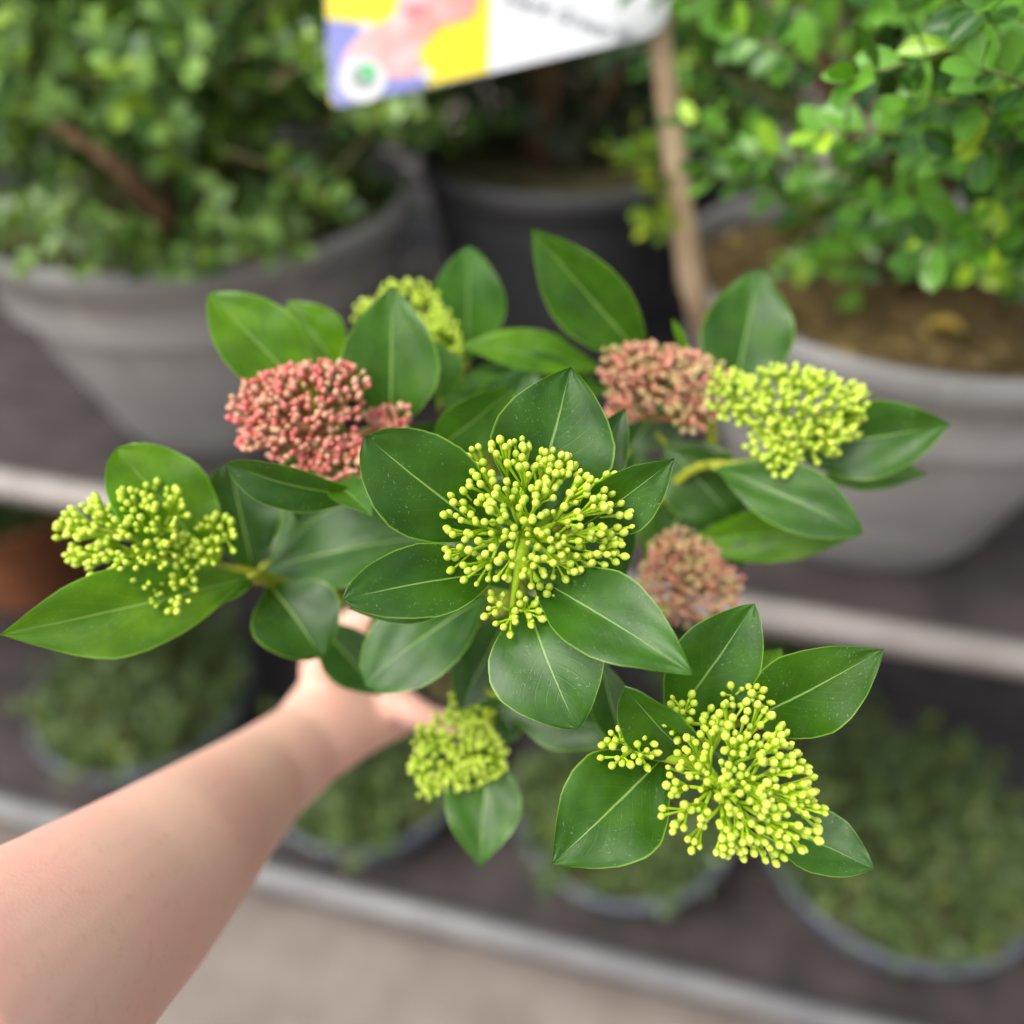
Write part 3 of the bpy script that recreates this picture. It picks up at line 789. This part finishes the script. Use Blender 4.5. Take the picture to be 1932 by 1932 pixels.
# bud clusters
def bud_shape(nu=10, nv=8):
    vs, uv, fs = [], [], []
    for j in range(nv + 1):
        t = j / nv; z = t * 1.42 - .62
        r = .5 * (math.sin(math.pi * (t ** 1.12)) ** .62 if 0 < t < 1 else 0)
        r = max(r, .14 if j == 0 else .012)
        if t < .3: r = max(.14, r * (.55 + .45 * t / .3))
        for i in range(nu):
            a = 2 * math.pi * i / nu; lob = 1 + .035 * math.cos(4 * a) * t
            vs.append((r * lob * math.cos(a), r * lob * math.sin(a), z)); uv.append((i / nu, t))
    for j in range(nv):
        for i in range(nu):
            fs.append((j * nu + i, j * nu + (i + 1) % nu, (j + 1) * nu + (i + 1) % nu, (j + 1) * nu + i))
    return np.array(vs), fs, uv
BUD = bud_shape(); BUD_LO = bud_shape(8, 6)
bud_me = {}
def kmeans(pts, k, rng, it=6):
    c = [p.copy() for p in rng.sample(pts, k)]
    for _ in range(it):
        g = [[] for _ in c]
        for i, p in enumerate(pts):
            g[min(range(len(c)), key=lambda q: (p - c[q]).length_squared)].append(i)
        c = [sum((pts[i] for i in q), Vector()) / len(q) if q else c[j] for j, q in enumerate(g)]
    return c, g
n_single = [0]
def cluster(lobes, origin, bm, sm, size=.0027, single=False, seed=1, tilt=.0, label=None):
    rng = random.Random(seed)
    O = P(*origin)
    stalk = MB(); mats = []
    for (u, v, d, ru, rv, N, bul) in lobes:
        C = P(u, v, d); a_ = ru * d / FP; b_ = rv * d / FP; Rz = (a_ + b_) / 2 * bul
        # dome axis: towards the light and the aisle
        az = (EZ + Vector((0, 0, .55 + tilt)) + EX * ((966 - u) / 2600 * -1)).normalized()
        ax = (EX - az * EX.dot(az)).normalized(); ay = az.cross(ax)
        ky = 1 / max(.6, abs(ay.dot(EY)))
        pts = []; cand = []
        for _ in range(N):
            best = None; bd_ = -1
            for _t in range(14):
                q = Vector((rng.uniform(-1, 1), rng.uniform(-1, 1)))
                if q.length > 1: continue
                wob = 1 + .10 * math.sin(3 * math.atan2(q.y, q.x) + seed)
                mn = min(((q - c).length for c in cand), default=9)
                if mn > bd_: bd_ = mn; best = q
            cand.append(best)
            wob = 1 + .12 * math.sin(3 * math.atan2(best.y, best.x) + seed * 1.7) + rng.uniform(-.06, .06)
            hgt = math.sqrt(max(0, 1 - .88 * best.length_squared))
            pts.append(C + ax * (a_ * best.x * wob) + ay * (b_ * ky * best.y * wob) + az * (Rz * (hgt - .45) + rng.uniform(-.34, .14) * Rz))
        root = C - az * (Rz * 1.15)
        root = root.lerp(O, .12)
        if N > 25:
            stalk.tube([O, O.lerp(root, .5) , root, root.lerp(C, .35)], [.0022, .0020, .0019, .0014], 8)
        else:
            mdp = O.lerp(root, .5) + az * .003
            stalk.tube([O, mdp, root, root.lerp(C, .3)], [.0014, .0012, .0011, .0008], 7)
        k2 = max(2, N // 6); nodes, grp = kmeans(pts, k2, rng)
        nodes = [root.lerp(c, .66) for c in nodes]
        k1 = max(1, k2 // 5)
        prim, pg = kmeans(nodes, k1, rng)
        for pc_, g in zip(prim, pg):
            pp = root.lerp(pc_, .52)
            stalk.tube([root.lerp(C, .12), root.lerp(pp, .6) + az * .0006, pp], [.0013, .0011, .0009], 7)
            for ni in g:
                nd = nodes[ni]
                stalk.tube([pp, pp.lerp(nd, .5) + (nd - root).normalized() * .0006, nd], [.0008, .00060, .0005], 6)
                for bi in grp[ni]:
                    bp = nd.lerp(pts[bi], .84); sz = size * rng.choice((1, 1, 1, .86, .72)) * rng.uniform(.9, 1.1) * (d / .27) ** .25
                    dr = (bp - nd); dl = dr.length
                    dr = (dr.normalized() + az * .35 + (bp - root).normalized() * .35).normalized()
                    stalk.tube([nd, nd.lerp(bp, .5) - dr * .0004 + az * rng.uniform(-.0006, .0006), bp - dr * sz * .42], [.00042, .00036, .00056], 5, False)
                    x = dr.orthogonal().normalized(); x = Matrix.Rotation(rng.uniform(0, 6.28), 3, dr) @ x; y = dr.cross(x)
                    mx = Matrix.Identity(4)
                    wd = sz * rng.uniform(.86, 1.0)
                    mx.col[0] = (*(x * wd), 0); mx.col[1] = (*(y * wd), 0); mx.col[2] = (*(dr * sz), 0); mx.col[3] = (*bp, 1)
                    mats.append(mx)
    cl = stalk.build('flower_cluster', M[sm], plant, O)
    if label: cl['label'] = label
    mats.sort(key=lambda q: proj(Vector(q.col[3][:3]))[2])
    rest = mats
    if single:
        k = max(0, min(len(mats), 300 - n_single[0])); n_single[0] += k
        if bm not in bud_me: bud_me[bm] = mesh('bud', BUD[0].tolist(), BUD[1], True, M[bm], BUD[2])
        for mx in mats[:k]:
            o = bpy.data.objects.new('bud', bud_me[bm]); COL.objects.link(o); o.parent = cl
            m2 = mx.copy(); m2.translation = mx.translation - O; o.matrix_local = m2
        rest = mats[k:]
    if rest:
        joined_leaves('bud_mass', rest, BUD_LO, M[bm], cl, O)
    return cl

GB, GS = 'green_bud', 'green_stalk'
cluster([(1000, 962, .272, 196, 144, 262, .85), (965, 1155, .276, 62, 42, 22, .8), (1040, 1120, .279, 30, 24, 8, .8), (1120, 1040, .274, 62, 48, 24, .6)], (980, 1062, .292), GB, GS, single=True, seed=1, label='large lime green bud cluster at the heart of the plant')
cluster([(1412, 1486, .262, 162, 145, 235, .85), (1412, 1302, .284, 60, 36, 22, .8), (1305, 1355, .276, 70, 46, 28, .8), (1188, 1410, .274, 62, 44, 26, .8)], (1325, 1440, .288), GB, GS, single=True, seed=2, label='loose lime green bud cluster on the long lower stalk')
cluster([(225, 1003, .312, 136, 100, 185, .8), (392, 1018, .322, 60, 50, 34, .8), (318, 1112, .314, 58, 52, 34, .8), (330, 1050, .318, 60, 46, 30, .8), (255, 935, .316, 30, 30, 9, .8)], (400, 1072, .330), GB, GS, seed=3, label='lime green bud cluster over the longest leaf')
cluster([(1525, 770, .345, 130, 97, 210, .8), (1395, 745, .352, 68, 60, 56, .8), (1465, 850, .345, 60, 48, 44, .8)], (1490, 850, .360), GB, GS, seed=4, label='lime green bud cluster on the right hand shoot')
cluster([(860, 1420, .362, 98, 72, 140, .8), (885, 1345, .365, 46, 48, 34, .8), (815, 1490, .362, 26, 18, 5, .8)], (915, 1430, .376), GB, GS, seed=5, label='out of focus lime green bud cluster beside the wrist')
cluster([(755, 580, .398, 92, 58, 90, .8), (822, 632, .396, 52, 60, 60, .8)], (850, 700, .425), GB, GS, seed=6, label='lime green bud cluster half hidden behind an upright leaf')
cluster([(565, 768, .330, 138, 106, 310, .8), (640, 862, .330, 78, 46, 90, .8), (478, 830, .332, 32, 26, 18, .8), (735, 788, .345, 46, 28, 34, .8)], (640, 830, .352), 'pink_bud', 'pink_stalk', size=.0027, seed=7, label='coral pink bud cluster')
cluster([(1245, 705, .372, 128, 66, 240, .8), (1180, 775, .378, 44, 26, 20, .8), (1310, 770, .372, 58, 46, 40, .8)], (1335, 800, .388), 'dull_pink_bud', 'pink_stalk', size=.0028, seed=8, label='dusky pink bud cluster touching a green one')
cluster([(1300, 1090, .382, 104, 90, 250, .8)], (1300, 1125, .400), 'dull_pink_bud', 'pink_stalk', size=.0028, seed=9, label='brownish pink bud cluster')

# ------------------------------------------------------------------ the arm and hand
def capsule_chain(b, pts, radii, n=16):
    pass
arm_v = MB()
def loft(rings, n=28):
    """rings: centre, half-width along a, half-depth along b, axes"""
    vs = []; fs = []
    for (c, a, b_) in rings:
        for k in range(n):
            t = 2 * math.pi * k / n
            vs.append(c + a * math.cos(t) + b_ * math.sin(t))
    m_ = len(rings)
    for i in range(m_ - 1):
        for k in range(n): fs.append((i * n + k, i * n + (k + 1) % n, (i + 1) * n + (k + 1) % n, (i + 1) * n + k))
    fs.append(tuple(range(n - 1, -1, -1))); fs.append(tuple((m_ - 1) * n + k for k in range(n)))
    arm_v.add(vs, fs)
def arm_ring(u0, v0, u1, v1, d, flat_):
    """the two silhouette points of the arm at one depth"""
    A = P(u0, v0, d); B = P(u1, v1, d); c = (A + B) / 2; a = (A - B) / 2
    return c, a, None, flat_
raw = [arm_ring(-420, 1760, 60, 2330, .245, .9), arm_ring(-220, 1700, 160, 2130, .268, .9), arm_ring(0, 1602, 288, 1935, .305, .88), arm_ring(120, 1545, 365, 1835, .332, .86),
       arm_ring(240, 1485, 430, 1735, .36, .84), arm_ring(350, 1430, 492, 1635, .395, .80), arm_ring(450, 1380, 556, 1545, .43, .76), arm_ring(520, 1342, 632, 1470, .46, .74), arm_ring(556, 1296, 705, 1415, .482, .66)]
rings = []
for i, (c, a, _, fl) in enumerate(raw):
    t = (raw[min(i + 1, len(raw) - 1)][0] - raw[max(i - 1, 0)][0]).normalized()
    a2 = a - t * a.dot(t)
    a2 = a2.normalized() * (a2.length * .5 + a.length * .5)
    rings.append((c, a2, t.cross(a2).normalized() * a2.length * fl))
# palm
palm_t = P(735, 1265, .505)
for (u0, v0, u1, v1, d, fl) in ((585, 1245, 770, 1385, .497, .48), (630, 1205, 830, 1345, .512, .40), (690, 1185, 850, 1290, .522, .34)):
    A = P(u0, v0, d); B = P(u1, v1, d + .006); c = (A + B) / 2; a = (A - B) / 2
    t = (palm_t - rings[-1][0]).normalized(); t = (c - rings[-1][0]).normalized()
    rings.append((c, a, t.cross(a).normalized() * a.length * fl))
loft(rings)
def digit(pts, rads):
    out = []; rr_ = []
    for i in range(len(pts) - 1):
        for k in range(4):
            t = k / 4; out.append(pts[i].lerp(pts[i + 1], t)); rr_.append(rads[i] + (rads[i + 1] - rads[i]) * t)
    e = pts[-1]; dr = (pts[-1] - pts[-2]).normalized()
    for q in (0, .4, .7, .9, .99):
        out.append(e + dr * rads[-1] * q); rr_.append(rads[-1] * math.sqrt(max(.0001, 1 - q * q)))
    arm_v.tube(out, rr_, 14)
# the pot axis frame: fingers curl round the pot
pu = pot_axis; 
def round_pot(ang, hgt, off):
    """point beside the pot: angle in the photo plane, height along the axis from the base"""
    x = (EX - pu * EX.dot(pu)).normalized(); y = pu.cross(x)
    r = .0305 + .008 * hgt / .072 + off
    return pot_base + pu * hgt + x * (r * math.cos(R(ang))) + y * (r * math.sin(R(ang)))
# thumb over the near side of the rim, four fingers round the far side
digit([P(605, 1275, .488), P(645, 1212, .474), P(692, 1172, .463), P(748, 1142, .457), P(800, 1120, .456)], [.0135, .0125, .0115, .0102, .0086])
for k, (h_, a_end, rr_) in enumerate(((.064, 330, .0086), (.046, 338, .0090), (.028, 330, .0085), (.012, 312, .0074))):
    kn = P(700 + 22 * k, 1300 + 10 * k - 8 * k, .500 + .012 * k)
    digit([kn, round_pot(236, h_, rr_ * 1.05), round_pot(268, h_, rr_ * .95), round_pot(300, h_, rr_ * .92), round_pot(a_end, h_, rr_ * .90)], [rr_ * 1.18, rr_ * 1.1, rr_, rr_ * .95, rr_ * .82])
M['skin'], n, l, b, o_ = mat('skin')
tc = node(n, 'ShaderNodeTexCoord')
n1 = node(n, 'ShaderNodeTexNoise'); n1.inputs['Scale'].default_value = 22; n1.inputs['Detail'].default_value = 3; l.new(tc.outputs['Object'], n1.inputs[0])
n2 = node(n, 'ShaderNodeTexNoise'); n2.inputs['Scale'].default_value = 260; n2.inputs['Detail'].default_value = 4; l.new(tc.outputs['Object'], n2.inputs[0])
c = mixc(n, l, sstep(n, l, n1.outputs[0], .34, .68), (.71, .45, .35), (.75, .415, .335))
c = mixc(n, l, mth(n, l, 'MULTIPLY', sstep(n, l, n2.outputs[0], .55, .75), .25), c, (.55, .25, .17))
l.new(c, b.inputs['Base Color']); b.inputs['Roughness'].default_value = .52; b.inputs['Specular IOR Level'].default_value = .35
b.inputs['Subsurface Weight'].default_value = .30; b.inputs['Subsurface Radius'].default_value = (1, .45, .3); b.inputs['Subsurface Scale'].default_value = .006
n3 = node(n, 'ShaderNodeTexVoronoi'); n3.inputs['Scale'].default_value = 900; l.new(tc.outputs['Object'], n3.inputs[0])
bump(n, l, mth(n, l, 'ADD', n3.outputs[0], mth(n, l, 'MULTIPLY', n2.outputs[0], .8)), .06, .0005, b)
org = P(610, 1395, .48)
tmp = bpy.data.objects.new('person_tmp', mesh('person_tmp', [v - org for v in arm_v.v], arm_v.f)); COL.objects.link(tmp)
rmod = tmp.modifiers.new('r', 'REMESH'); rmod.mode = 'VOXEL'; rmod.voxel_size = .0021; rmod.use_smooth_shade = True
smod = tmp.modifiers.new('s', 'SMOOTH'); smod.factor = .5; smod.iterations = 9
dg = bpy.context.evaluated_depsgraph_get()
pme = bpy.data.meshes.new_from_object(tmp.evaluated_get(dg)); bpy.data.objects.remove(tmp)
pme.materials.clear(); pme.materials.append(M['skin'])
pme.polygons.foreach_set('use_smooth', [True] * len(pme.polygons))
person = link('person', pme, None, org)
tag(person, 'bare forearm reaching out, hand gripping the pot under the skimmia leaves', 'person')
